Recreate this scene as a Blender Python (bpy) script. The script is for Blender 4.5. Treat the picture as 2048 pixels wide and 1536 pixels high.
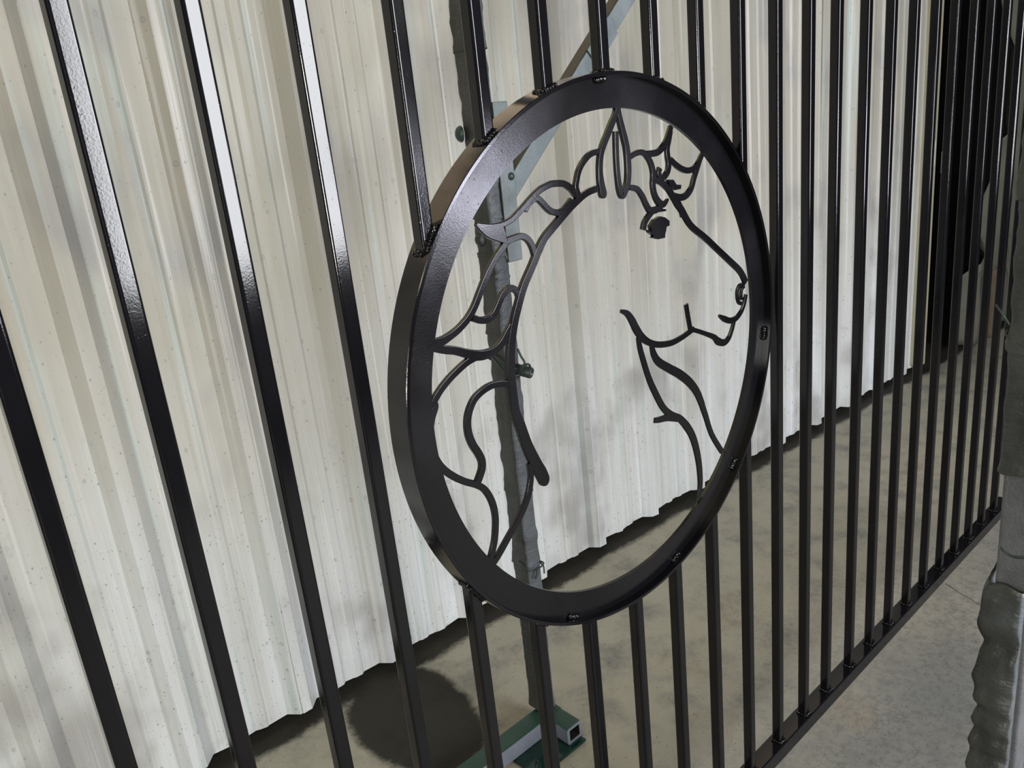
import bpy, bmesh, math, random
from mathutils import Vector, Matrix, noise

random.seed(7)
for o in list(bpy.data.objects): bpy.data.objects.remove(o)
S = bpy.context.scene
COL = S.collection

# ------------------------------------------------------------------ camera
cam = bpy.data.cameras.new('camera'); co = bpy.data.objects.new('camera', cam); COL.objects.link(co)
R = Vector((.72795, -.677955, -.102305)); U = Vector((.276802, .154084, .948493)); F = Vector((.627272, .718773, -.299825))
co.matrix_world = Matrix(((R.x, U.x, -F.x, -.17422), (R.y, U.y, -F.y, -.75545), (R.z, U.z, -F.z, .44160), (0, 0, 0, 1)))
cam.sensor_width = 36; cam.lens = 36*1605.87/2048; cam.clip_start = .02; cam.clip_end = 60
S.camera = co

# ------------------------------------------------------------------ light
S.view_settings.view_transform = 'Standard'; S.view_settings.look = 'None'
S.view_settings.exposure = .1; S.view_settings.gamma = 1; S.view_settings.use_curve_mapping = False
wd = bpy.data.worlds.new('shop'); S.world = wd; wd.use_nodes = True
wd.node_tree.nodes['Background'].inputs[0].default_value = (.86, .88, 1, 1)
wd.node_tree.nodes['Background'].inputs[1].default_value = .11

def area(name, loc, target, sx, sy, watts, color):
    l = bpy.data.lights.new(name, 'AREA'); l.shape = 'RECTANGLE'; l.size = sx; l.size_y = sy
    l.energy = watts; l.color = color
    o = bpy.data.objects.new(name, l); COL.objects.link(o); o.location = loc
    o.rotation_euler = (Vector(target)-Vector(loc)).to_track_quat('-Z', 'Y').to_euler()
    return o
# daylight openings in the shop front behind the camera, an added fill lamp far to the left, one warm tube light strip above
area('daylight_window', (1.615, -3.1, .70), (1.615, 0, .70), 1.37, 1.60, 142, (.95, .97, 1))
area('daylight_window_far', (3.10, -3.1, .10), (3.10, 0, .10), .56, .56, 24, (.84, .84, 1))
area('fill_left', (-3.6, -2.4, .35), (.6, 1, 0), .5, 1.3, 88, (1, .98, .93))
tl = area('tube_light_strip', (-1.1, -2.25, 2.5), (-1.1, -2.25, 0), 4.3, .32, 46, (1, .93, .60)); tl.rotation_euler = (0, 0, math.atan2(1.05, 4.16))

# ------------------------------------------------------------------ helpers
def link(name, me, mat, parent=None, smooth=False):
    o = bpy.data.objects.new(name, me); COL.objects.link(o)
    if mat: me.materials.append(mat)
    if parent: o.parent = parent
    if smooth:
        for p in me.polygons: p.use_smooth = True
    return o

def mesh(name, v, f):
    me = bpy.data.meshes.new(name); me.from_pydata([tuple(x) for x in v], [], f); me.update()
    bm = bmesh.new(); bm.from_mesh(me); bmesh.ops.recalc_face_normals(bm, faces=bm.faces); bm.to_mesh(me); bm.free()
    return me

def empty(name, loc, label, cat):
    o = bpy.data.objects.new(name, None); COL.objects.link(o); o.location = loc; o.empty_display_size = .1
    o['label'] = label; o['category'] = cat
    return o

def box_bm(lo, hi, bev=0, seg=2):
    bm = bmesh.new(); bmesh.ops.create_cube(bm, size=1)
    for v in bm.verts:
        v.co = Vector([lo[i]+(v.co[i]+.5)*(hi[i]-lo[i]) for i in range(3)])
    if bev: bmesh.ops.bevel(bm, geom=bm.edges[:], offset=bev, segments=seg, affect='EDGES', profile=.5)
    return bm

def done(bm, name):
    me = bpy.data.meshes.new(name); bmesh.ops.recalc_face_normals(bm, faces=bm.faces); bm.to_mesh(me); bm.free(); return me

def rsq(hx, hy, r, n=5):
    """rounded rectangle outline, counter-clockwise, centred"""
    out = []
    for k, (sx, sy) in enumerate(((1, 1), (-1, 1), (-1, -1), (1, -1))):
        for i in range(n+1):
            a = math.pi/2*(k+i/n)
            out.append((sx*(hx-r)+r*math.cos(a), sy*(hy-r)+r*math.sin(a)))
    return out

def loft(rings, caps=True, closed=True):
    v, f = [], []; n = len(rings[0])
    for r in rings: v += r
    m = n if closed else n-1
    for k in range(len(rings)-1):
        for i in range(m):
            j = (i+1) % n
            f.append((k*n+i, k*n+j, (k+1)*n+j, (k+1)*n+i))
    if caps and closed:
        f.append(tuple(range(n))[::-1]); f.append(tuple(range((len(rings)-1)*n, len(rings)*n)))
    return v, f

def tube_path(pts, r, n=8):
    rings = []; pts = [Vector(p) for p in pts]
    for i, p in enumerate(pts):
        t = (pts[min(i+1, len(pts)-1)]-pts[max(i-1, 0)]).normalized()
        a = t.orthogonal().normalized() if i == 0 else (a - t*a.dot(t)).normalized()
        b = t.cross(a)
        rings.append([p+r*(math.cos(2*math.pi*k/n)*a+math.sin(2*math.pi*k/n)*b) for k in range(n)])
    return loft(rings)

def hollow_tube(p0, p1, up, hx, hy, wall=.003, r=.005):
    """square steel tube, open at both ends"""
    p0, p1 = Vector(p0), Vector(p1); d = (p1-p0).normalized(); up = Vector(up); s = d.cross(up).normalized(); up = s.cross(d)
    o = rsq(hx, hy, r, 4); i = rsq(hx-wall, hy-wall, max(r-wall, .001), 4)
    P = lambda c, q: c+s*q[0]+up*q[1]
    rings = [[P(p0, q) for q in i], [P(p0, q) for q in o], [P(p1, q) for q in o], [P(p1, q) for q in i], [P(p0, q) for q in i]]
    return loft(rings, caps=False)

# ------------------------------------------------------------------ materials
def newmat(name):
    m = bpy.data.materials.new(name); m.use_nodes = True; nt = m.node_tree
    return m, nt, nt.nodes['Principled BSDF']

class N:
    def __init__(s, nt, coord='Object'):
        s.nt = nt; s.tc = nt.nodes.new('ShaderNodeTexCoord').outputs[coord]
    def n(s, t, **k):
        x = s.nt.nodes.new(t)
        for a, b in k.items(): setattr(x, a, b)
        return x
    def set(s, sock, v):
        if hasattr(v, 'is_output'): s.nt.links.new(v, sock)
        else: sock.default_value = v
    def map(s, scale=(1, 1, 1), loc=(0, 0, 0), rot=(0, 0, 0)):
        x = s.n('ShaderNodeMapping'); s.nt.links.new(s.tc, x.inputs[0])
        x.inputs['Scale'].default_value = scale; x.inputs['Location'].default_value = loc; x.inputs['Rotation'].default_value = rot
        return x.outputs[0]
    def noise(s, vec, scale, detail=4, rough=.55, dist=0):
        x = s.n('ShaderNodeTexNoise'); s.nt.links.new(vec, x.inputs['Vector'])
        x.inputs['Scale'].default_value = scale; x.inputs['Detail'].default_value = detail
        x.inputs['Roughness'].default_value = rough; x.inputs['Distortion'].default_value = dist
        return x.outputs[0]
    def vor(s, vec, scale, rnd=1):
        x = s.n('ShaderNodeTexVoronoi'); s.nt.links.new(vec, x.inputs['Vector']); x.inputs['Scale'].default_value = scale
        x.inputs['Randomness'].default_value = rnd
        return x
    def ramp(s, v, a, b, lo=0, hi=1):
        x = s.n('ShaderNodeMapRange'); x.interpolation_type = 'SMOOTHSTEP'
        s.set(x.inputs[0], v); x.inputs[1].default_value = a; x.inputs[2].default_value = b
        x.inputs[3].default_value = lo; x.inputs[4].default_value = hi
        return x.outputs[0]
    def math(s, op, a, b=0, c=None):
        x = s.n('ShaderNodeMath', operation=op); s.set(x.inputs[0], a); s.set(x.inputs[1], b)
        if c is not None: s.set(x.inputs[2], c)
        return x.outputs[0]
    def mix(s, f, a, b):
        x = s.n('ShaderNodeMix', data_type='RGBA')
        s.set(x.inputs[0], f)
        for i, v in ((6, a), (7, b)):
            s.set(x.inputs[i], v if hasattr(v, 'is_output') else (*v, 1))
        return x.outputs[2]
    def sep(s, vec):
        x = s.n('ShaderNodeSeparateXYZ'); s.nt.links.new(vec, x.inputs[0]); return x.outputs
    def bump(s, h, strength, dist, bs):
        x = s.n('ShaderNodeBump'); s.nt.links.new(h, x.inputs['Height']); x.inputs['Strength'].default_value = strength
        x.inputs['Distance'].default_value = dist; s.nt.links.new(x.outputs[0], bs.inputs['Normal'])

def plain(name, col, rough, var=.25, scale=20, metallic=0, bump=0, bscale=60, ior=1.5):
    m, nt, b = newmat(name); g = N(nt)
    v = g.map(); f = g.noise(v, scale)
    nt.links.new(g.mix(f, [c*(1-var) for c in col], [c*(1+var) for c in col]), b.inputs['Base Color'])
    b.inputs['Roughness'].default_value = rough; b.inputs['Metallic'].default_value = metallic; b.inputs['IOR'].default_value = ior
    if bump: g.bump(g.noise(v, bscale, 3), bump, .002, b)
    return m

def black_paint(name, rough=.11, bump=.032):
    m, nt, b = newmat(name); g = N(nt); v = g.map()
    nt.links.new(g.mix(g.noise(v, 9), (.003, .003, .0042), (.0055, .005, .0065)), b.inputs['Base Color'])
    nt.links.new(g.ramp(g.noise(v, 6), .3, .75, rough*.7, rough*1.4), b.inputs['Roughness'])
    b.inputs['IOR'].default_value = 1.46
    h = g.math('ADD', g.noise(v, 420, 2), g.math('MULTIPLY', g.ramp(g.noise(v, 260, 1), .70, .78), 2.0))
    g.bump(h, bump, .0012, b)
    return m
M_BLACK = black_paint('black_gloss_enamel')
M_PLATE = black_paint('black_satin_enamel', .21, .07)
M_WELD = black_paint('painted_weld', .06, .3)

def wall_mat():
    m, nt, b = newmat('oversprayed_white_sheet'); g = N(nt)
    st = g.map((9, 1, .45)); st2 = g.map((26, 1, .7), (3, 0, 1)); fl = g.map()
    s1 = g.noise(st, 1, 5, .6); s2 = g.noise(st2, 1, 5, .6)
    z = g.sep(fl)[2]
    c = g.mix(g.ramp(s1, .3, .7), (.655, .66, .635), (.765, .795, .82))
    c = g.mix(g.ramp(g.math('ADD', z, g.math('MULTIPLY', g.noise(fl, 2.2), .7)), -.75, .75), c, g.mix(g.ramp(s1, .3, .7), (.415, .39, .315), (.51, .485, .42)))  # beige overspray above; foot paled, brightness put into the colour
    c = g.mix(g.ramp(s2, .53, .72, 0, .85), c, (.50, .58, .55))
    c = g.mix(g.ramp(g.noise(g.map((17, 1, .4), (11, 0, 4)), 1, 4), .58, .74, 0, .65), c, (.56, .485, .42))
    c = g.mix(g.ramp(g.noise(g.map((3, 1, 2.2), (5, 0, 9)), 1.3, 3, .5), .50, .72, 0, .8), c, (.34, .33, .315))  # grey blotches: soft gate shadows put into the colour
    c = g.mix(g.ramp(g.noise(g.map((40, 1, 22), (5, 0, 9)), .55, 5, .7), .60, .74, 0, .35), c, (.33, .33, .33))
    c = g.mix(g.ramp(g.noise(g.map((95, 1, .9), (2, 0, 3)), 1, 5, .65), .48, .72, 0, .45), c, (.46, .45, .42))
    c = g.mix(g.ramp(g.noise(g.map((60, 1, .5), (9, 0, 1)), 1, 4, .6), .56, .70, 0, .5), c, (.84, .83, .80))
    # drips: rings and specks of overspray, stretched downwards, thicker towards the foot of the sheet
    low = g.ramp(z, -1.1, .5, 1, .35)
    for sc, r0, r1, seed, k in ((34, .09, .14, 1, .35), (52, .0, .14, 5, .6), (85, .0, .17, 9, .6), (130, .0, .2, 3, .5)):
        v = g.vor(g.map((1, 0, .62), (seed, 0, seed)), sc)
        d = v.outputs['Distance']; cr = g.sep(v.outputs['Color'])
        if r0: ring = g.math('MULTIPLY', g.ramp(d, r0-.03, r0), g.ramp(d, r1, r1+.04, 1, 0))
        else: ring = g.ramp(d, r1*.6, r1, 1, 0)
        on = g.math('LESS_THAN', cr[0], g.math('MULTIPLY', low, .34))
        c = g.mix(g.math('MULTIPLY', g.math('MULTIPLY', ring, on), k), c, (.20, .20, .19))
    nt.links.new(c, b.inputs['Base Color'])
    b.inputs['Roughness'].default_value = .42
    nt.links.new(g.ramp(s2, .3, .7, .34, .5), b.inputs['Roughness'])
    g.bump(g.noise(g.map((6, 1, 1.2)), 2.2, 3), .25, .012, b)
    return m
M_WALL = wall_mat()

def floor_mat():
    m, nt, b = newmat('stained_concrete'); g = N(nt); v = g.map(); x, y, z = g.sep(v)
    n1 = g.noise(v, 1.6, 6, .6); n2 = g.noise(v, 7, 6, .65); n3 = g.noise(v, 55, 5, .7)
    c = g.mix(g.ramp(n1, .35, .68), (.185, .184, .172), (.275, .255, .215))
    c = g.mix(g.ramp(n2, .52, .75, 0, .85), c, (.13, .13, .128))
    c = g.mix(g.ramp(g.noise(v, 3.3, 4), .56, .70, 0, .7), c, (.24, .18, .13))
    c = g.mix(g.ramp(n3, .42, .68, 0, .75), c, (.125, .125, .115))
    c = g.mix(g.ramp(g.noise(g.map((1, 1, 1), (4, 2, 0)), 30, 5, .7), .60, .75, 0, .4), c, (.29, .28, .245))
    # ochre dust by the sheet wall, plus brighter light put into the colour
    dust_light = g.math('MULTIPLY', g.ramp(y, -.1, .5), g.ramp(n2, .2, .6))
    c = g.mix(g.math('MULTIPLY', dust_light, .75), c, (.48, .44, .33))
    pit = g.vor(v, 90); on = g.math('LESS_THAN', g.sep(pit.outputs['Color'])[0], .3)
    c = g.mix(g.math('MULTIPLY', g.math('MULTIPLY', g.ramp(pit.outputs['Distance'], .1, .22, 1, 0), on), .7), c, (.05, .05, .045))
    # one big pool of spilled dark paint; stain plus painted shadow along the wall foot
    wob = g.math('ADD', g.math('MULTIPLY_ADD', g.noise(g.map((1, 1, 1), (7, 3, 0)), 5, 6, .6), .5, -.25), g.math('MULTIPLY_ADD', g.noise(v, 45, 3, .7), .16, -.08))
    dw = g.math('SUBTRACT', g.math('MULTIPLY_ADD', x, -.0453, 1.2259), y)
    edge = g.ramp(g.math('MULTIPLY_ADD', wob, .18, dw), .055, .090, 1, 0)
    px = g.math('DIVIDE', g.math('MULTIPLY_ADD', g.math('SUBTRACT', y, .95), -.06, g.math('SUBTRACT', x, .80)), .172)
    py = g.math('DIVIDE', g.math('SUBTRACT', y, .95), .30)
    pd = g.math('SQRT', g.math('ADD', g.math('MULTIPLY', px, px), g.math('MULTIPLY', py, py)))
    pool = g.ramp(g.math('ADD', pd, wob), .84, 1.04, 1, 0)
    wet_and_shade = g.math('MAXIMUM', edge, pool)
    c = g.mix(g.math('MULTIPLY', wet_and_shade, .93), c, g.mix(n3, (.010, .0105, .0085), (.018, .0175, .014)))
    # hairline crack
    ca, cb = (2.337, 0.076), (2.277, -0.057)
    L = math.hypot(cb[0]-ca[0], cb[1]-ca[1]); ux, uy = (cb[0]-ca[0])/L, (cb[1]-ca[1])/L
    qx = g.math('SUBTRACT', x, ca[0]); qy = g.math('SUBTRACT', y, ca[1])
    t = g.math('ADD', g.math('MULTIPLY', qx, ux), g.math('MULTIPLY', qy, uy))
    d = g.math('ABSOLUTE', g.math('ADD', g.math('MULTIPLY_ADD', g.noise(v, 14), .03, -.015), g.math('SUBTRACT', g.math('MULTIPLY', qx, uy), g.math('MULTIPLY', qy, ux))))
    cr = g.math('MULTIPLY', g.ramp(d, .0012, .003, 1, 0), g.math('MULTIPLY', g.math('GREATER_THAN', t, 0), g.math('LESS_THAN', t, L)))
    c = g.mix(g.math('MULTIPLY', cr, .8), c, (.03, .03, .025))
    nt.links.new(c, b.inputs['Base Color'])
    nt.links.new(g.ramp(wet_and_shade, 0, 1, .72, .6), b.inputs['Roughness']); nt.links.new(g.ramp(wet_and_shade, 0, 1, .4, .12), b.inputs['Specular IOR Level'])
    g.bump(g.math('ADD', n3, g.math('MULTIPLY', n2, 1.5)), .3, .004, b)
    return m
M_FLOOR = floor_mat()

def wrap_mat():
    m, nt, b = newmat('paint_crusted_masking'); g = N(nt); v = g.map()
    f = g.noise(g.map((1, 1, .5)), 14, 5, .6)
    c = g.mix(g.ramp(f, .3, .7), (.032, .034, .031), (.066, .070, .067))
    c = g.mix(g.ramp(g.noise(v, 70, 4, .7), .58, .75, 0, .6), c, (.026, .029, .026))
    c = g.mix(g.ramp(g.noise(v, 8, 2), .58, .75, 0, .4), c, (.11, .13, .145))
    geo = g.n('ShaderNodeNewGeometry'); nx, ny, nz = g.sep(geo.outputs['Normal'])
    fr = g.ramp(g.math('ADD', ny, g.math('MULTIPLY_ADD', g.noise(v, 18, 3), .7, -.35)), -.75, -.5, 1, 0)     # front faces bluer and paler: window light put into the colour
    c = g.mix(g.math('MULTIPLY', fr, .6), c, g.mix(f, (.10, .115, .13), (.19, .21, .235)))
    nt.links.new(c, b.inputs['Base Color']); b.inputs['Roughness'].default_value = .42
    g.bump(g.math('ADD', g.noise(g.map((1, 1, 3)), 26, 4, .6), g.math('MULTIPLY', g.noise(v, 150, 3), .35)), .55, .006, b)
    return m
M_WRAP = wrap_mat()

def tube_mat(name, a, d, spk):
    m, nt, b = newmat(name); g = N(nt); v = g.map()
    c = g.mix(g.ramp(g.noise(v, 16, 5, .6), .3, .7), a, d)
    c = g.mix(g.ramp(g.noise(v, 120, 3, .7), .66, .74, 0, .85), c, spk)
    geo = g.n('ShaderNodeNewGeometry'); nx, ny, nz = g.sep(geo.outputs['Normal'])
    side = g.ramp(g.math('ADD', nx, g.math('MULTIPLY_ADD', g.noise(v, 30), .3, -.15)), -.6, -.35, 1, 0)      # left-facing side darkened: shade put into the colour
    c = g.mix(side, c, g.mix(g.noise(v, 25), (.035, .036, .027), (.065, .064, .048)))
    nt.links.new(c, b.inputs['Base Color']); b.inputs['Roughness'].default_value = .45
    g.bump(g.noise(v, 110, 4, .7), .35, .003, b)
    return m
def plain_tube(name, a, d, spk):
    m, nt, b = newmat(name); g = N(nt); v = g.map()
    c = g.mix(g.ramp(g.noise(v, 16, 5, .6), .3, .7), a, d)
    c = g.mix(g.ramp(g.noise(v, 120, 3, .7), .66, .74, 0, .85), c, spk)
    nt.links.new(c, b.inputs['Base Color']); b.inputs['Roughness'].default_value = .45
    g.bump(g.noise(v, 110, 4, .7), .6, .004, b)
    return m
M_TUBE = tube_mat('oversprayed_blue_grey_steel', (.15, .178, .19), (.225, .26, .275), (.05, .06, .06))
M_TUBE2 = plain_tube('oversprayed_grey_steel', (.10, .104, .114), (.145, .15, .163), (.06, .06, .06))

def green_mat():
    m, nt, b = newmat('green_and_grey_overspray'); g = N(nt); v = g.map()
    geo = g.n('ShaderNodeNewGeometry'); nz = g.sep(geo.outputs['Normal'])[2]
    up = g.ramp(g.math('ADD', nz, g.math('MULTIPLY_ADD', g.noise(v, 40, 4), .5, -.25)), .25, .6)   # sprayed from above
    c = g.mix(up, g.mix(g.noise(v, 30), (.15, .165, .20), (.225, .24, .29)), g.mix(g.noise(v, 18, 4), (.010, .042, .028), (.024, .07, .046)))
    nt.links.new(c, b.inputs['Base Color']); b.inputs['Roughness'].default_value = .4
    g.bump(g.noise(v, 90, 3), .3, .003, b)
    return m
M_GREEN = green_mat()
M_POOL = plain('dark_green_wet_paint', (.006, .030, .022), .12, .5, 30, bump=.6, bscale=38)
M_WIRE = plain('painted_tie_wire', (.035, .055, .05), .35, .3, 60)
M_BEIGE = plain('beige_painted_steel', (.44, .41, .29), .5, .12, 12)
M_DARK = plain('unlit_space_black', (.006, .006, .006), .9, .3, 4)  # near-black colour stands in for the unlit opening and tube bore
M_SILL = plain('sill_shade_and_trim', (.022, .023, .020), .8, .4, 14)  # on the sill, this dark stands in for shade under the sheets
M_TARP = plain('dusty_olive_tarp', (.115, .115, .085), .75, .4, 5, bump=.4, bscale=12)
M_RUST = plain('rusty_orange_patch', (.095, .068, .042), .8, .35, 18)
M_PALE = plain('pale_plaster_white', (.55, .53, .45), .6, .15, 20)

# ------------------------------------------------------------------ the setting
ZF = -1.12                                   # floor level
def structure(o): o['kind'] = 'structure'; return o
bm = box_bm((-3.5, -5, ZF-.1), (9, 4, ZF)); structure(link('floor', done(bm, 'floor'), M_FLOOR))
WA = math.atan(.0453)
def wall_pt(u, d, z):                        # u along the sheet wall, d towards the shop, z up
    return (u*math.cos(WA)-d*math.sin(WA), 1.2259-u*math.sin(WA)-d*math.cos(WA), z)
# girt, and an added near-black sill that keeps the gap under the sheets dark
bm = bmesh.new()
for lo, hi in (((-1.6, -.12, ZF), (4.47, -.045, -1.0)), ((-1.6, -.12, .97), (4.47, -.006, 1.03))):
    b2 = box_bm(lo, hi, .004)
    for v in b2.verts: v.co = Vector(wall_pt(v.co.x, v.co.y, v.co.z))
    me = done(b2, 'tmp'); bm.from_mesh(me)
wall = structure(link('wall_back', done(bm, 'wall_back'), M_SILL))
PITCH, U0 = .309, .545
def profile(ua, ub):
    """ribbed sheet section: major ribs with two low stiffeners between them"""
    pts = []
    k0 = math.floor((ua-U0)/PITCH)-1; k1 = math.ceil((ub-U0)/PITCH)+1
    for k in range(k0, k1):
        s = U0+k*PITCH
        pts += [(s, 0), (s+.028, .033), (s+.062, .033), (s+.092, 0)]
        for c in (.152, .216):
            pts += [(s+c, 0), (s+c+.009, .0055), (s+c+.030, .0055), (s+c+.039, 0)]
    pts = [q for q in pts if ua <= q[0] <= ub]
    return [(ua, .0331)]+pts+[(ub, .0336)]
ZR = [-1.09, -1.05, -.95, -.7, -.3, .2, .6, 1.02]
rng = random.Random(3)
for k in range(-2, 5):
    ua = U0+.04+.927*k-.5*.927*0; ub = ua+.927+.012
    ua -= .006
    if k == 4: ub = min(ub, 4.45)
    if ua < -1.7: continue
    pr = profile(ua, ub); rings = []
    ph = rng.random()*9
    for zi, z in enumerate(ZR):
        row = []
        for (u, d) in pr:
            w = .0035*math.sin(u*3.1+z*2.3+ph)
            zz = z
            if zi == 0: zz += .006*noise.noise(Vector((u*9, 3, 1)))+(.004*noise.noise(Vector((u*40, 3, 1)))); w += .006*noise.noise(Vector((u*14, 8, 1)))
            row.append(wall_pt(u+.0015*math.sin(z*4+u*5), d+w+.0006*(k % 2), zz))
        rings.append(row)
    v, f = loft(rings, caps=False, closed=False)
    o = link('wall_panel', mesh('wall_panel', v, f), M_WALL, wall)
    mo = o.modifiers.new('sheet', 'SOLIDIFY'); mo.thickness = .0008; mo.offset = 0

# yellowed translucent sheets let daylight in above the steel sheets
def skylight(name, ua, ub, z0, z1, ca, cb, strength):
    m, nt, b = newmat('daylit_fibreglass_'+name); g = N(nt); f_ = g.noise(g.map((8, 1, .5)), 1, 4)
    nt.links.new(g.mix(f_, ca, cb), b.inputs['Base Color']); nt.links.new(g.mix(f_, ca, cb), b.inputs['Emission Color'])
    b.inputs['Emission Strength'].default_value = strength
    v, f = loft([[wall_pt(u, d-.004, z) for u, d in profile(ua, ub)] for z in (z0, (z0+z1)/2, z1)], caps=False, closed=False)
    o = structure(link(name, mesh(name, v, f), m)); mo = o.modifiers.new('sheet', 'SOLIDIFY'); mo.thickness = .0012
skylight('window_1', -1.6, 4.45, 1.0, 1.42, (.80, .60, .42), (.95, .78, .58), .42)
skylight('window_2', -.7, .95, 1.52, 2.35, (.86, .84, .42), (.98, .95, .55), 1.0)
bm = bmesh.new()
for lo, hi in (((-1.6, -.06, 1.40), (4.47, .04, 1.54)), ((-1.6, -.06, 2.33), (4.47, .04, 2.45)), ((-1.6, -.06, 1.5), (-.7, -.02, 2.4)), ((.95, -.06, 1.5), (4.47, -.02, 2.4))):
    b2 = box_bm(lo, hi, .004)
    for v in b2.verts: v.co = Vector(wall_pt(v.co.x, v.co.y, v.co.z))
    bm.from_mesh(done(b2, 'tmp'))
structure(link('trim_2', done(bm, 'trim_2'), M_SILL))

# beige corner trim where the sheets end, black opening beyond it
bm = box_bm((4.41, -.05, ZF+.05), (4.475, .058, 1.7), .004)
for v in bm.verts: v.co = Vector(wall_pt(v.co.x, v.co.y, v.co.z))
trim = structure(link('trim_1', done(bm, 'trim_1'), M_BEIGE))
for (u, z0, z1, mt) in ((4.405, .03, .17, M_PALE), (4.56, -.02, .10, M_PALE)):
    bm = box_bm((u, .045, z0), (u+.028, .075, z1), .008)
    for v in bm.verts: v.co = Vector(wall_pt(v.co.x, v.co.y, v.co.z))
    link('latch_bracket', done(bm, 'latch_bracket'), mt, trim)
bm = bmesh.new()
for lo, hi in (((4.45, 2.5, ZF), (8.5, 2.56, 3)), ((4.42, 1.08, ZF), (4.47, 2.5, 3))):
    me = done(box_bm(lo, hi), 'tmp'); bm.from_mesh(me)
structure(link('wall_alcove', done(bm, 'wall_alcove'), M_DARK))
bm = box_bm((8.4, -5, ZF), (8.46, 2.5, 3)); structure(link('wall_right', done(bm, 'wall_right'), M_DARK))

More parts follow.
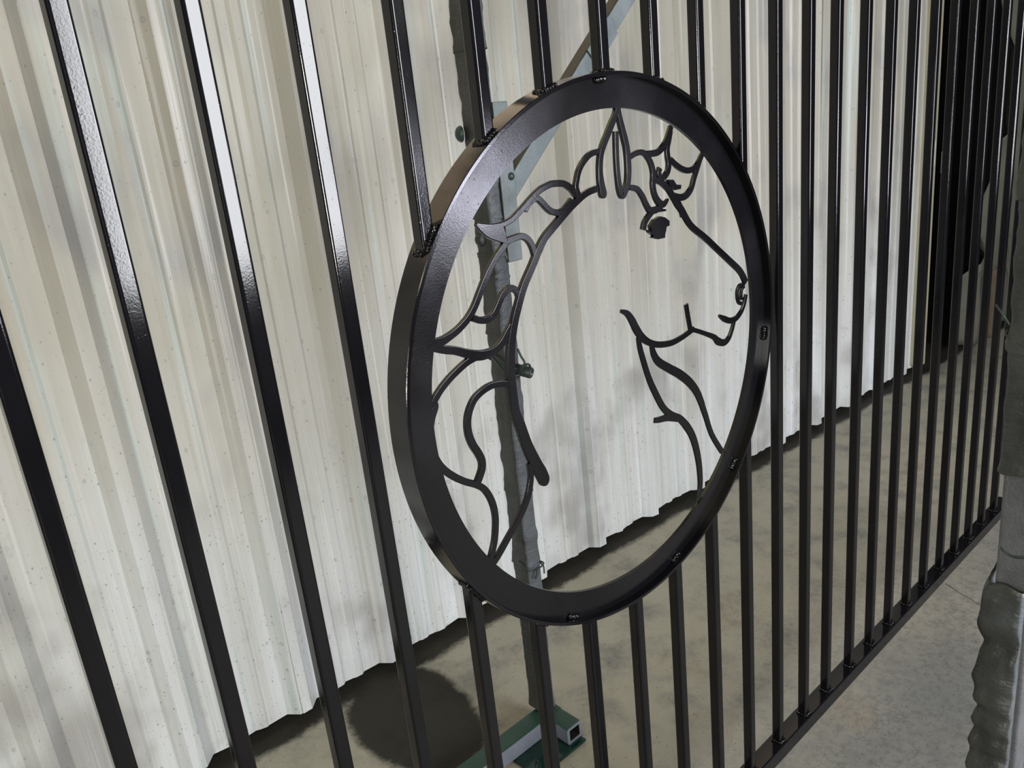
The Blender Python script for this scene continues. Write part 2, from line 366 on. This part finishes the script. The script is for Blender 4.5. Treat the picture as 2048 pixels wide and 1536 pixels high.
STROKES=[
('neck_line',[(.6956,.3516),(.6722,.3479),(.646,.3372),(.6252,.3262),(.6046,.3137),(.5842,.3009),(.5709,.2869),(.5571,.269),(.5377,.2451),(.5251,.2231),(.5142,.2009),(.5061,.1779),(.501,.1541),(.498,.1295),(.498,.1037),(.4991,.0796),(.505,.0605),(.5143,.0267),(.5268,-.0054),(.5354,-.0237),(.54,-.0359)],[9,9,10,11,11,11,12,11.5,12,12,12.5,13,14,15,15,15.5,16,17,19,20,19],'r'),
('ear',[(.7484,.4568),(.7442,.4472),(.7358,.4363),(.7276,.4255),(.7156,.4101),(.7083,.3976),(.7049,.3847),(.7035,.3716),(.7042,.3582),(.7069,.3435)],[8,9,10,10,10,10,10,10,12,14],'r'),
('ear',[(.751,.4566),(.7526,.445),(.7561,.4316),(.7613,.4145),(.7647,.4008),(.7661,.3836),(.7654,.3666),(.7623,.3513),(.7559,.3417),(.7492,.3356),(.7444,.3431),(.7421,.3588),(.7412,.3777),(.7417,.3995),(.7434,.4251)],[8,9,10,11,11,11,11,11,11,11,10,9,8.5,8.5,8.5],''),
('mane_lock',[(.7086,.4012),(.6879,.3995),(.6725,.3912),(.6619,.381),(.6556,.3687),(.6528,.3576),(.6578,.3431)],[8,8,8,8,8,8,9],''),
('mane_lock',[(.4685,.3361),(.4777,.333),(.4919,.3301),(.51,.3293),(.5276,.3331),(.5424,.3403),(.5576,.3494),(.5731,.3586),(.5865,.3644),(.6005,.3678),(.6091,.3685),(.6277,.3663),(.6417,.359),(.6504,.3498),(.6566,.3432)],[3,6,6.5,7,7.5,8,8,8,8.5,8.5,9,9,9,9,9],''),
('mane_lock',[(.4685,.3361),(.4754,.3288),(.4856,.3209),(.4995,.3141),(.5138,.3083),(.5173,.3078),(.5293,.3093),(.5425,.3097),(.5532,.3038),(.5599,.2936),(.563,.2825)],[3,6,8,8,8,9,8.5,8.5,9,9,9],''),
('mane_curl',[(.5537,.3403),(.5622,.3492),(.5751,.3538),(.5835,.3488),(.5927,.3396),(.6012,.3333),(.6159,.3286)],[6,7,8,8.5,8.5,8.5,9],''),
('mane_curl',[(.6113,.3298),(.6248,.3327),(.6344,.338),(.6414,.3436)],[7,7,7,7],''),
('mane_lock',[(.5172,.3071),(.5089,.3014),(.4959,.2913),(.4837,.2795),(.4737,.2674),(.4621,.2518),(.4518,.2376),(.4399,.2255),(.4223,.2148),(.4057,.2087),(.3908,.2055),(.373,.2054)],[9,9,9,9,9.5,9.5,9.5,9.5,9.5,10,12,16],''),
('mane_lock',[(.3731,.2062),(.3921,.1959),(.4104,.1895),(.427,.1817),(.4422,.1748),(.4572,.1716),(.4732,.1723),(.488,.1784),(.5005,.1893),(.5093,.1971)],[14,11,11,12,14,13,11,11,12,13],''),
('mane_curl',[(.4451,.2232),(.4565,.2174),(.469,.2155),(.4812,.22),(.4906,.2307),(.4984,.2402),(.5085,.2462),(.5172,.246),(.5246,.2404),(.5272,.2341)],[9,9,9.5,9.5,9.5,9.5,9.5,9,9,9],''),
('mane_lock',[(.4428,.1722),(.4282,.1697),(.4112,.1631),(.3947,.155),(.3799,.1451),(.3691,.1348),(.3694,.1278),(.3618,.1142),(.3569,.0981),(.3562,.0805),(.3596,.0628),(.3677,.0465),(.3811,.031),(.3991,.0159),(.4162,.0048),(.4295,-.0066),(.4381,-.0217),(.4428,-.0381),(.4438,-.0551),(.4414,-.0716),(.4365,-.0899),(.4275,-.1084),(.42,-.1142)],[9.5,9.5,9.5,9.5,9.5,10,10,10,10,10,10,10,10,9.5,9.5,9.5,9.5,9.5,9.5,9.5,9.5,10,10],''),
('mane_lock',[(.4964,.1214),(.4709,.1275),(.4559,.1274),(.4416,.1233),(.4302,.1168),(.4205,.1034),(.4164,.0897),(.4165,.0746),(.4208,.0595),(.4282,.0448),(.4322,.0329),(.4313,.0228),(.4265,.014),(.4193,.0045)],[9,9,9.5,9.5,10,10.5,10.5,11,11,11,11,11,11,11],''),
('mane_lock',[(.5147,-.001),(.5162,-.0183),(.5127,-.0338),(.5057,-.0499),(.4949,-.0644),(.4813,-.0776),(.468,-.0889),(.4548,-.1001),(.4418,-.1112),(.4254,-.1225)],[8,9,9.5,10,10,10,10,10,10,10],''),
('forelock',[(.7677,.386),(.7841,.3908),(.7997,.3911),(.8113,.3848),(.8203,.3721),(.8238,.3576),(.822,.3426),(.8245,.3279),(.8326,.3159),(.8452,.3096),(.8571,.316)],[8,8,8.5,9,9.5,10,10,10,11,10,3],''),
('forelock',[(.811,.388),(.8226,.3872),(.8375,.3881),(.8516,.3948),(.863,.4063),(.8727,.4224)],[9,10,10,10,10,9],''),
('forelock',[(.8714,.4163),(.8664,.4024),(.8613,.3913),(.8612,.3806),(.8634,.3686),(.8602,.3581),(.8513,.3509),(.8421,.3501),(.8372,.357),(.8405,.3642)],[8,8,9,10,10,10,10,9,9,10],''),
('forelock',[(.8676,.3754),(.8833,.3639),(.9003,.3557),(.9163,.353),(.9336,.3568),(.9462,.3678),(.9523,.3747)],[7,9,9.5,9.5,9.5,9,8],''),
('forelock',[(.947,.3696),(.9368,.3537),(.927,.3387),(.9196,.3254),(.9069,.3165),(.8912,.3142),(.8724,.319)],[9,9.5,10,10,11,11,10],''),
('face_line',[(.8261,.3489),(.8431,.3428),(.8592,.3312),(.8707,.3183),(.8804,.3058),(.8915,.2949),(.9151,.2667),(.9556,.2397),(.99,.2146),(1.026,.1884),(1.0559,.1657),(1.073,.1428)],[9,10,10,11,11,12,11,11,11,11.5,12,13],''),
('face_line',[(.8844,.3091),(.89,.297),(.8924,.2837)],[6,10,6],''),
('brow',[(.7659,.3448),(.7839,.34),(.795,.3289),(.8027,.3162),(.8108,.3061),(.8235,.304),(.8358,.3063),(.8485,.3129)],[8,9,9.5,10,10.5,11,10,5],''),
('brow',[(.8102,.3058),(.828,.3033),(.8498,.3003)],[8,7,3],''),
('eyelid',[(.7931,.2786),(.7975,.2889),(.807,.2966),(.8182,.3023)],[12,11,10,8],''),
('nostril',[(1.0677,.139),(1.056,.141),(1.0478,.1365),(1.0451,.1289),(1.0458,.1198),(1.05,.1115),(1.0579,.1073)],[7,7,7,7,7,7,7],''),
('nostril',[(1.0676,.1365),(1.0602,.1332),(1.0577,.1255),(1.0582,.1171),(1.0641,.1151)],[6,6,6,6,5],''),
('muzzle',[(1.0732,.1207),(1.066,.1034),(1.0549,.0914),(1.0389,.0844),(1.0203,.085),(1.0034,.0922),(.9877,.1019)],[8,8.5,9,10,11,11,4],''),
('muzzle',[(1.0337,.0807),(1.0254,.066),(1.0153,.054),(1.0006,.05),(.9831,.0566),(.9706,.0674),(.9456,.0796),(.9248,.089),(.9084,.0959)],[8,9,10,12,14,10,8,8,8],''),
('jaw_line',[(.9129,.0961),(.8954,.0924),(.8765,.0891),(.8498,.0876),(.8179,.0929),(.7942,.1023),(.7763,.1157),(.7633,.1325),(.7552,.147),(.7447,.1603),(.7304,.1676)],[9,9,9,10,10.5,11,13,14,13,10,5],''),
('jaw_line',[(.8941,.1422),(.8982,.1208),(.9036,.0977)],[9,9,9],''),
('throat_line',[(.7674,.1179),(.7704,.0995),(.7775,.0758),(.7867,.049),(.7982,.0241),(.8211,-.0151),(.8429,-.0349),(.8641,-.0483),(.8821,-.0675),(.8961,-.0879),(.9062,-.113),(.9133,-.1433),(.9162,-.1726),(.9149,-.1958),(.9058,-.2185)],[8,10,10.5,11,12,12,12,13,15,15,15,14,13,12,12],''),
('throat_line',[(.7962,-.0294),(.8083,-.0323),(.8311,-.036),(.8575,-.045)],[9,10,12,14],''),
('throat_line',[(.7993,.097),(.8037,.0808),(.8157,.0644),(.842,.0462),(.8692,.0287),(.8954,.0072),(.9153,-.0161),(.9278,-.04),(.931,-.0485),(.9398,-.0695),(.9487,-.0931),(.9602,-.1156),(.9857,-.1518)],[9,12,14,15,16,16,15,14,13,12,11,11,11],''),
]
POLYS=[
('mane_lock',[(.4694,.3363),(.5099,.3284),(.5138,.3179),(.5131,.3094),(.4979,.3146),(.4826,.3229)]),
('forelock',[(.8571,.3454),(.8703,.3438),(.8773,.3357),(.8899,.3336),(.8882,.3277),(.8736,.3276),(.8596,.3381)]),
('eye',[(.8105,.2732),(.8077,.2828),(.8179,.2905),(.8333,.2934),(.8453,.2898),(.8557,.283),(.8552,.276),(.8479,.2752),(.8451,.2668),(.8443,.2676),(.8424,.259),(.8251,.2594),(.8104,.2644),(.8154,.2665),(.8051,.273),(.8019,.2775)]),
]

# ------------------------------------------------------------------ the gate
GATE = empty('picket_gate', (1.15, .02, -.967), 'glossy black steel picket gate with a round horse head medallion', 'gate')
def part(name, me, mat, parent, smooth=False):
    o = link(name, me, mat, None, smooth); o.parent = parent
    inv = Matrix.Translation(-parent.matrix_basis.translation) if parent.parent is None else Matrix.Identity(4)
    o.matrix_parent_inverse = inv
    return o
CX, CZ, RO, RI, RH = .7257, .0935, .4107, .4050, .3634      # ring centre, outer, inner radius, hole in the plate
ZB, ZT, YB, BW = -.9293, 1.20, .0100, .0190
BX = [-.0682, .0424, .154, .2628, .3806, .4912, .6013, .7154, .8266, .9404, 1.0571, 1.1736, 1.2885, 1.3958, 1.5174, 1.6325, 1.7456, 1.8613, 1.9765, 2.0977, 2.2122, 2.3276]
BX = [BX[0]-.2245, BX[0]-.112]+BX+[2.443, 2.558]
OUT = rsq(BW/2, .0098, .0036, 7)
def weld(cx, cy, cz, lx, ly, lz, seed, parent):
    """a lumpy run of weld metal under the paint"""
    bm = bmesh.new(); rg = random.Random(seed)
    n = max(3, int(lx/.0042))
    for i in range(n):
        t = (i+.5)/n-.5
        res = bmesh.ops.create_icosphere(bm, subdivisions=2, radius=1)
        s = .0032*(.8+.5*rg.random())
        for v in res['verts']:
            v.co = Vector((v.co.x*s*1.25, v.co.y*ly*.5, v.co.z*lz*.5*(.7+.6*rg.random())))+Vector((t*lx, (rg.random()-.5)*.0022, (rg.random()-.5)*.002))
    me = done(bm, 'weld_bead')
    o = part('weld_bead', me, M_WELD, parent, True)
    return o, me
def picket(x, z0f, z1f):
    rings = []
    for zf in (z0f, z1f):
        rings.append([(x+BW/2+a, YB+.0098+b, zf(x+BW/2+a)) for a, b in OUT])
    v, f = loft(rings)
    return part('picket', mesh('picket', v, f), M_BLACK, GATE)
def weld_at(px, M, lx, ly, lz, seed):
    o, me = weld(0, 0, 0, lx, ly, lz, seed, px)
    me.transform(M); return o
for i, x in enumerate(BX):
    hit = abs(x+BW/2-CX) < RO-.006
    if hit:
        ch = lambda s: (lambda xx: CZ+s*math.sqrt(max(RO**2-(min(max(xx, CX-RO+.003), CX+RO-.003)-CX)**2, 0))-s*.0015)
        up = picket(x, ch(1), lambda xx: ZT); lo = picket(x, lambda xx: ZB, ch(-1))
        for (pk, s) in ((up, 1), (lo, -1)):
            xm = x+BW/2; zm = ch(s)(xm)
            sl = math.atan2(ch(s)(xm+.005)-ch(s)(xm-.005), .01)
            sl = max(-1.1, min(1.1, sl))
            M = Matrix.Translation((xm, YB-.001, zm+s*.002)) @ Matrix.Rotation(-sl, 4, 'Y')
            weld_at(pk, M, .021/math.cos(sl)*.95, .010, .0075, i*3+s)
            M = Matrix.Translation((x-.001, YB+.0098, ch(s)(x)+s*.001)) @ Matrix.Rotation(-sl, 4, 'Y') @ Matrix.Rotation(math.pi/2, 4, 'Z')
            weld_at(pk, M, .017, .009, .007, i*5+s)
        base = lo
    else:
        base = picket(x, lambda xx: ZB, lambda xx: ZT)
    weld_at(base, Matrix.Translation((x+BW/2, YB-.0015, ZB+.002)), .021, .008, .0055, i*7+100)
    weld_at(base, Matrix.Translation((x-.001, YB+.0098, ZB+.002)) @ Matrix.Rotation(math.pi/2, 4, 'Z'), .019, .006, .005, i*7+400)
def rail(z0, z1):
    sec = rsq(.0195, (z1-z0)/2, .003, 4)
    rings = [[(xx, .0195+.0005+a, (z0+z1)/2+b) for a, b in sec] for xx in (-.42, 2.68)]
    return loft(rings)
v, f = rail(-.9665, ZB); part('bottom_rail', mesh('bottom_rail', v, f), M_BLACK, GATE)
v, f = rail(ZT, ZT+.038); part('top_rail', mesh('top_rail', v, f), M_BLACK, GATE)
# rolled flat bar ring
sec = [(RI, .0008), (RI+.0008, 0), (RO-.0008, 0), (RO, .0008), (RO, .0392), (RO-.0008, .040), (RI+.0008, .040), (RI, .0392)]
NS = 192; rings = [[(CX+r*math.cos(a), y, CZ+r*math.sin(a)) for r, y in sec] for a in [2*math.pi*k/NS for k in range(NS)]]
rings.append(rings[0]); v, f = loft(rings, caps=False)
ring = part('ring_band', mesh('ring_band', v, f), M_BLACK, GATE)
bmx = bmesh.new(); bmx.from_mesh(ring.data); bmesh.ops.remove_doubles(bmx, verts=bmx.verts, dist=1e-6); bmx.to_mesh(ring.data); bmx.free()
for p in ring.data.polygons: p.use_smooth = True
ring.data.set_sharp_from_angle(angle=math.radians(30))
# horse head sheet: the flat annulus, then every cut line of the drawing
YF, YK = .0135, .0195
sec = [(RH, YF), (RI+.001, YF), (RI+.001, YK), (RH, YK)]
rings = [[(CX+r*math.cos(a), y, CZ+r*math.sin(a)) for r, y in sec] for a in [2*math.pi*k/NS for k in range(NS)]]
rings.append(rings[0]); v, f = loft(rings, caps=False)
plate = part('horse_plate', mesh('horse_plate', v, f), M_PLATE, GATE)
for a in (92, 247, 285, 316, 352, 163):
    an = math.radians(a); x = CX+(RI-.003)*math.cos(an); z = CZ+(RI-.003)*math.sin(an)
    weld_at(plate, Matrix.Translation((x, YF-.001, z)) @ Matrix.Rotation(-(an+math.pi/2), 4, 'Y'), .022, .009, .010, a)
def catmull(P, W, sub=5):
    P = [Vector((p[0], p[1], 0)) for p in P]; n = len(P); out = []; ow = []
    for i in range(n-1):
        p0, p1, p2, p3 = P[max(i-1, 0)], P[i], P[i+1], P[min(i+2, n-1)]
        for k in range(sub):
            t = k/sub
            out.append(.5*((2*p1)+(p2-p0)*t+(2*p0-5*p1+4*p2-p3)*t*t+(3*p1-p0-3*p2+p3)*t**3)); ow.append(W[i]+(W[i+1]-W[i])*t)
    out.append(P[-1]); ow.append(W[-1]); return out, ow
def ribbon(P, W, end, k):
    P, W = catmull(P, W)
    if end == 'r':
        d = (P[-1]-P[-3]).normalized(); w = W[-1]; q = P[-1]
        for a in (20, 40, 58, 72, 83):
            P.append(q+d*(w/2000*math.sin(math.radians(a)))); W.append(w*math.cos(math.radians(a)))
    yf, yk = YF+.00004*k, YK-.00004*k
    rings = []
    for i, p in enumerate(P):
        t = (P[min(i+1, len(P)-1)]-P[max(i-1, 0)]).normalized(); nn = Vector((-t.y, t.x, 0))
        h = W[i]/2000; c = min(.0011, h*.35); e = .0011; row = []
        for s in (1, -1):
            q = [(h, yk)]+[(h-c+c*math.cos(w_), yf+e-e*math.sin(w_)) for w_ in (0, .4, .8, 1.2, 1.571)]
            q = [((p+nn*(s*d_)), y_) for d_, y_ in q]
            row += [(k_.x, y_, k_.y) for k_, y_ in (q if s == 1 else q[::-1])]
        rings.append(row)
    return loft(rings)
for k, (nm, P, W, e) in enumerate(STROKES):
    v, f = ribbon(P, W, e, k+1); part(nm, mesh(nm, v, f), M_PLATE, plate)
for k, (nm, P) in enumerate(POLYS):
    n = len(P); yf, yk = YF-.00004*(k+1), YK+.00004*(k+1)
    v = [(x, yf, z) for x, z in P]+[(x, yk, z) for x, z in P]
    f = [tuple(range(n)), tuple(range(n, 2*n))[::-1]]+[(i, (i+1) % n, n+(i+1) % n, n+i) for i in range(n)]
    part(nm, mesh(nm, v, f), M_PLATE, plate)

# ------------------------------------------------------------------ rack behind the gate
RACK = empty('rack_stand', (1.02, .63, ZF), 'grey wrapped rack upright with green base and diagonal brace behind the gate', 'rack')
v, f = hollow_tube((1.02, .632, -1.06), (1.02, .632, 1.6), (0, 1, 0), .0205, .0255)
part('upright_tube', mesh('upright_tube', v, f), M_TUBE2, RACK)
def wrapping(cx, cy, hx, hy, z0, z1, seed, amp=.004, lean=(0, 0), flare=.003):
    """crumpled masking film wound round a tube"""
    n = max(10, int((z1-z0)/.010)); rings = []
    base = rsq(hx, hy, .010, 3)
    for k in range(n+1):
        t = k/n; z = z0+(z1-z0)*t
        row = []
        for j, (a, b) in enumerate(base):
            ln = math.hypot(a, b); q = Vector((a*22+seed*3.1, b*22, z*26))
            d = amp*(noise.noise(q)+.8*noise.noise(q*2.3+Vector((0, 0, seed))))
            d += .6*amp*math.sin(z*85+seed+a*40+2*noise.noise(Vector((z*9, a*30, seed))))*noise.noise(Vector((z*7, seed, b*25)))*1.6
            e = flare*(1-min(1, t/.12))+flare*.2*max(0, (t-.9)/.1)
            s = 1+(d+e)/ln
            row.append((cx+lean[0]*(z-z0)+a*s, cy+lean[1]*(z-z0)+b*s, z+.006*noise.noise(Vector((a*40, b*40, seed)))*(1 if k in (0, n) else 0)))
        rings.append(row)
    return loft(rings, caps=False)
segs = [(-1.052, -.69), (-.70, -.60), (-.61, -.40), (-.41, -.165), (-.17, .0), (-.005, .135), (.125, .185), (.175, .27), (.262, .345), (.335, .62), (.61, 1.6)]
for k, (a, b) in enumerate(segs):
    v, f = wrapping(1.0205, .632, .0235, .030, a, b, k+1, .0030 if k > 1 else .0018)
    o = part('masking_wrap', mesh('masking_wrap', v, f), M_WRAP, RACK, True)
def bolt(p, r, axis, parent, mat):
    bm = bmesh.new(); bmesh.ops.create_uvsphere(bm, u_segments=16, v_segments=10, radius=r)
    for v in bm.verts: v.co.z = v.co.z*.75 if v.co.z > 0 else v.co.z*.3
    M = Matrix.Translation(p) @ Vector(axis).to_track_quat('Z', 'Y').to_matrix().to_4x4()
    bmesh.ops.transform(bm, matrix=M, verts=bm.verts); part('bolt_head', done(bm, 'bolt_head'), mat, parent, True)
bolt((.996, .640, .215), .015, (-1, 0, 0), RACK, M_WRAP)
bolt((.994, .662, .445), .018, (-1, .5, 0), RACK, M_WIRE)
# bracket plate and diagonal brace
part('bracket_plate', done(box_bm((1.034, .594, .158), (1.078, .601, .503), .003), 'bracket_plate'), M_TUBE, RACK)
bolt((1.066, .594, .345), .009, (0, -1, 0), RACK, M_WIRE)
d = Vector((.74, 0, .67)); nn = Vector((-.67, 0, .74))
c0 = Vector((1.085, .620, .297))+nn*.0225-d*.02
v, f = hollow_tube(c0, c0+d*1.25, nn, .020, .0225)
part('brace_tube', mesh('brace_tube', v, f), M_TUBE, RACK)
bm = box_bm((1.18, .5925, .425), (1.43, .5995, .44)); bm.free()
lip0 = c0+d*.42-nn*.0235; v, f = loft([[lip0+d*t+nn*a+Vector((0, -.0215+b, 0)) for a, b in ((0, 0), (.05, 0), (.05, -.004), (0, -.004))] for t in (0, .11)])
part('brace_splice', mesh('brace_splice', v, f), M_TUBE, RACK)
# base
v, f = hollow_tube((.30, .613, -1.085), (1.048, .613, -1.085), (0, 0, 1), .027, .025)
part('base_beam', mesh('base_beam', v, f), M_GREEN, RACK)
v, f = hollow_tube((1.022, .587, -1.085), (1.022, .515, -1.085), (0, 0, 1), .027, .025, .009, .007)
st = part('base_stub', mesh('base_stub', v, f), M_GREEN, RACK)
st.data.materials.append(M_DARK)                     # near-black inner faces: shade of the open tube put into the colour
for p in st.data.polygons:
    if abs(p.center.x-1.022) < .0185 and abs(p.center.z+1.085) < .0195 and .5155 < p.center.y < .5865: p.material_index = 1
part('base_stub_dark_plug', done(box_bm((1.004, .552, -1.104), (1.040, .556, -1.066)), 'base_stub_dark_plug'), M_DARK, RACK)  # unseen black plug added to darken the bore
part('foot_plate', done(box_bm((.868, .498, ZF+.001), (1.046, .66, -1.110), .003), 'foot_plate'), M_POOL, RACK)
# pipe stub and tie wires
def pipe(p0, p1, ro, ri):
    p0, p1 = Vector(p0), Vector(p1); t = (p1-p0).normalized(); a = t.orthogonal().normalized(); b = t.cross(a); n = 20
    R_ = lambda c, r: [c+r*(math.cos(2*math.pi*k/n)*a+math.sin(2*math.pi*k/n)*b) for k in range(n)]
    return loft([R_(p0, ri), R_(p0, ro), R_(p1-t*.002, ro), R_(p1, ro-.0015), R_(p1, ri), R_(p0, ri)], caps=False)
v, f = pipe((1.028, .610, -.092), (1.046, .568, -.103), .0135, .0095)
part('pipe_stub', mesh('pipe_stub', v, f), M_WIRE, RACK, True)
def wire(pts, r, parent):
    P, W = [], []
    V = [Vector(p) for p in pts]
    for i in range(len(V)-1):
        p0, p1, p2, p3 = V[max(i-1, 0)], V[i], V[i+1], V[min(i+2, len(V)-1)]
        for k in range(5):
            t = k/5; P.append(.5*((2*p1)+(p2-p0)*t+(2*p0-5*p1+4*p2-p3)*t*t+(3*p1-p0-3*p2+p3)*t**3))
    P.append(V[-1]); v, f = tube_path(P, r); part('tie_wire', mesh('tie_wire', v, f), M_WIRE, parent, True)
x0, x1, y0, y1 = .9935, 1.047, .598, .665
wire([(1.035, y0-.005, -.085), (x1, y0-.001, -.09), (x1+.001, .632, -.092), (x1, y1, -.09), (1.02, y1+.002, -.08), (x0, y1, -.06), (x0-.002, .632, -.055), (x0, y0, -.07), (1.01, y0-.004, -.085), (1.036, y0-.012, -.09)], .0026, RACK)
wire([(x0-.001, .655, -.045), (x0-.002, .625, -.070), (x0, y0-.002, -.098), (1.01, y0-.004, -.104), (1.034, y0-.010, -.104)], .0024, RACK)
wire([(1.030, .585, -.105), (1.022, .578, -.085), (1.034, .568, -.078), (1.046, .572, -.088), (1.040, .584, -.100), (1.026, .580, -.092), (1.030, .572, -.075), (1.028, .580, -.058), (1.024, .585, -.040)], .0028, RACK)
wire([(1.040, .590, -.112), (1.047, .575, -.098), (1.040, .568, -.080), (1.030, .578, -.080), (1.034, .590, -.1)], .0024, RACK)
wire([(x0, .63, -.60), (x0, y0-.001, -.612), (1.02, y0-.005, -.622), (x1, y0-.002, -.618), (x1+.004, .62, -.622), (x1+.006, .605, -.632), (x1+.002, .600, -.650)], .0022, RACK)
wire([(1.022, y0-.006, -.622), (1.014, y0-.008, -.634), (1.010, y0-.006, -.642)], .0032, RACK)

# ------------------------------------------------------------------ rack post in front of the gate
POST = empty('rack_stand.001', (1.03, -.46, ZF), 'grey tube post in sagging dark masking sleeves, standing in front of the gate', 'rack')
v, f = hollow_tube((1.031, -.460, ZF+.006), (1.031, -.447, 1.6), (0, 1, 0), .025, .0245)
part('upright_tube', mesh('upright_tube', v, f), M_TUBE2, POST)
part('foot_plate', done(box_bm((.95, -.54, ZF+.0005), (1.11, -.38, ZF+.008), .003), 'foot_plate'), M_TUBE2, POST)
def sleeve(z0, z1, yb, yf, xf, seed, amp):
    """loose film hanging on the far and left faces of the post, open towards the shop"""
    n = int((z1-z0)/.008); path = []
    for i in range(9): path.append((1.066-(1.066-xf)*i/8, yb))
    for i in range(1, 9): path.append((xf, yb+(yf-yb)*i/8))
    path.append((xf+.004, yf-.003)); path.append((1.008, yf-.003))
    rings = []
    for k in range(n+1):
        z = z0+(z1-z0)*k/n; row = []
        for j, (x, y) in enumerate(path):
            q = Vector((x*18+seed, y*30, z*21))
            fold = math.sin(z*150+4*noise.noise(Vector((z*6, y*14, seed)))+y*25)
            d = amp*(noise.noise(q)+.55*fold*max(0, noise.noise(Vector((z*11, seed, 2)))+.55)+.4*noise.noise(q*2.6))
            if j >= len(path)-2: d *= .3
            row.append((x-d*(1. if j > 7 else .1), y+d*(.9 if j < 10 else .15), z+(.010*noise.noise(Vector((y*30, x*30, seed))) if k in (0, n) else 0)))
        rings.append(row)
    v, f = loft(rings, caps=False, closed=False); o = part('masking_sleeve', mesh('masking_sleeve', v, f), M_WRAP, POST, True)
    mo = o.modifiers.new('film', 'SOLIDIFY'); mo.thickness = .0015; mo.offset = -1
sleeve(-1.10, -.262, -.4205, -.4690, .9965, 3, .0075)
v, f = wrapping(1.031, -.4545, .0292, .0292, -.086, .10, 21, .0022, (0, .012)); part('masking_sleeve', mesh('masking_sleeve', v, f), M_WRAP, POST, True)
v, f = wrapping(1.031, -.4520, .0300, .0300, .092, .30, 22, .0030, (0, .012)); part('masking_sleeve', mesh('masking_sleeve', v, f), M_WRAP, POST, True)
v, f = wrapping(1.031, -.4495, .0306, .0306, .292, 1.5, 23, .0032, (0, .011)); part('masking_sleeve', mesh('masking_sleeve', v, f), M_WRAP, POST, True)
wire([(1.00, -.490, -.20), (1.001, -.455, -.212), (1.004, -.437, -.205), (1.03, -.432, -.2)], .0012, POST)
wire([(1.0, -.424, .128), (.996, -.418, .140), (1.0, -.409, .150), (1.006, -.405, .152)], .0016, POST)
wire([(1.001, -.486, .075), (.9985, -.455, .095), (1.002, -.421, .112), (1.012, -.420, .118)], .0013, POST)

# ------------------------------------------------------------------ tarp at the end of the sheet wall
TARP = empty('hanging_tarp', (5.5, .97, ZF), 'dusty olive tarp hanging in folds past the end of the ribbed sheet wall', 'tarp')
def left_edge(z):
    if z < -.70: return 4.90
    if z < -.52: return 4.90+(z+.70)/.18*.26
    if z < .1: return 5.16+.12*math.sin((z+.52)*2.2)
    return 5.30+.06*math.sin(z*5)
rings = []
for k in range(61):
    z = ZF+.03+k*.045; l = left_edge(z); row = []
    for j in range(46):
        u = l+(6.9-l)*j/45
        d = .16+.045*math.sin(u*19+.8*math.sin(z*2.1))+.020*math.sin(u*47+z*3)+.02*noise.noise(Vector((u*6, z*3, 1)))
        row.append(wall_pt(u, d-.10, z))
    rings.append(row)
v, f = loft(rings, caps=False, closed=False); o = part('tarp_sheet', mesh('tarp_sheet', v, f), M_TARP, TARP, True)
mo = o.modifiers.new('cloth', 'SOLIDIFY'); mo.thickness = .003
rings = []
for k in range(16):
    z = -1.05+k*.028; row = []
    for j in range(7):
        u = 5.07+.085*j/6+.012*noise.noise(Vector((j, z*9, 3)))
        row.append(wall_pt(u, .155+.035*math.sin(j/6*math.pi)+.008*noise.noise(Vector((u*20, z*12, 1))), z))
    rings.append(row)
v, f = loft(rings, caps=False, closed=False); o = part('rust_patch', mesh('rust_patch', v, f), M_RUST, TARP, True); o['label'] = 'rusty orange strip on the tarp'
mo = o.modifiers.new('cloth', 'SOLIDIFY'); mo.thickness = .004
bm = box_bm((4.9, .0, 1.55), (6.95, .09, 1.60), .004)
for v in bm.verts: v.co = Vector(wall_pt(v.co.x, v.co.y, v.co.z))
part('hanging_pole', done(bm, 'hanging_pole'), M_TUBE2, TARP)
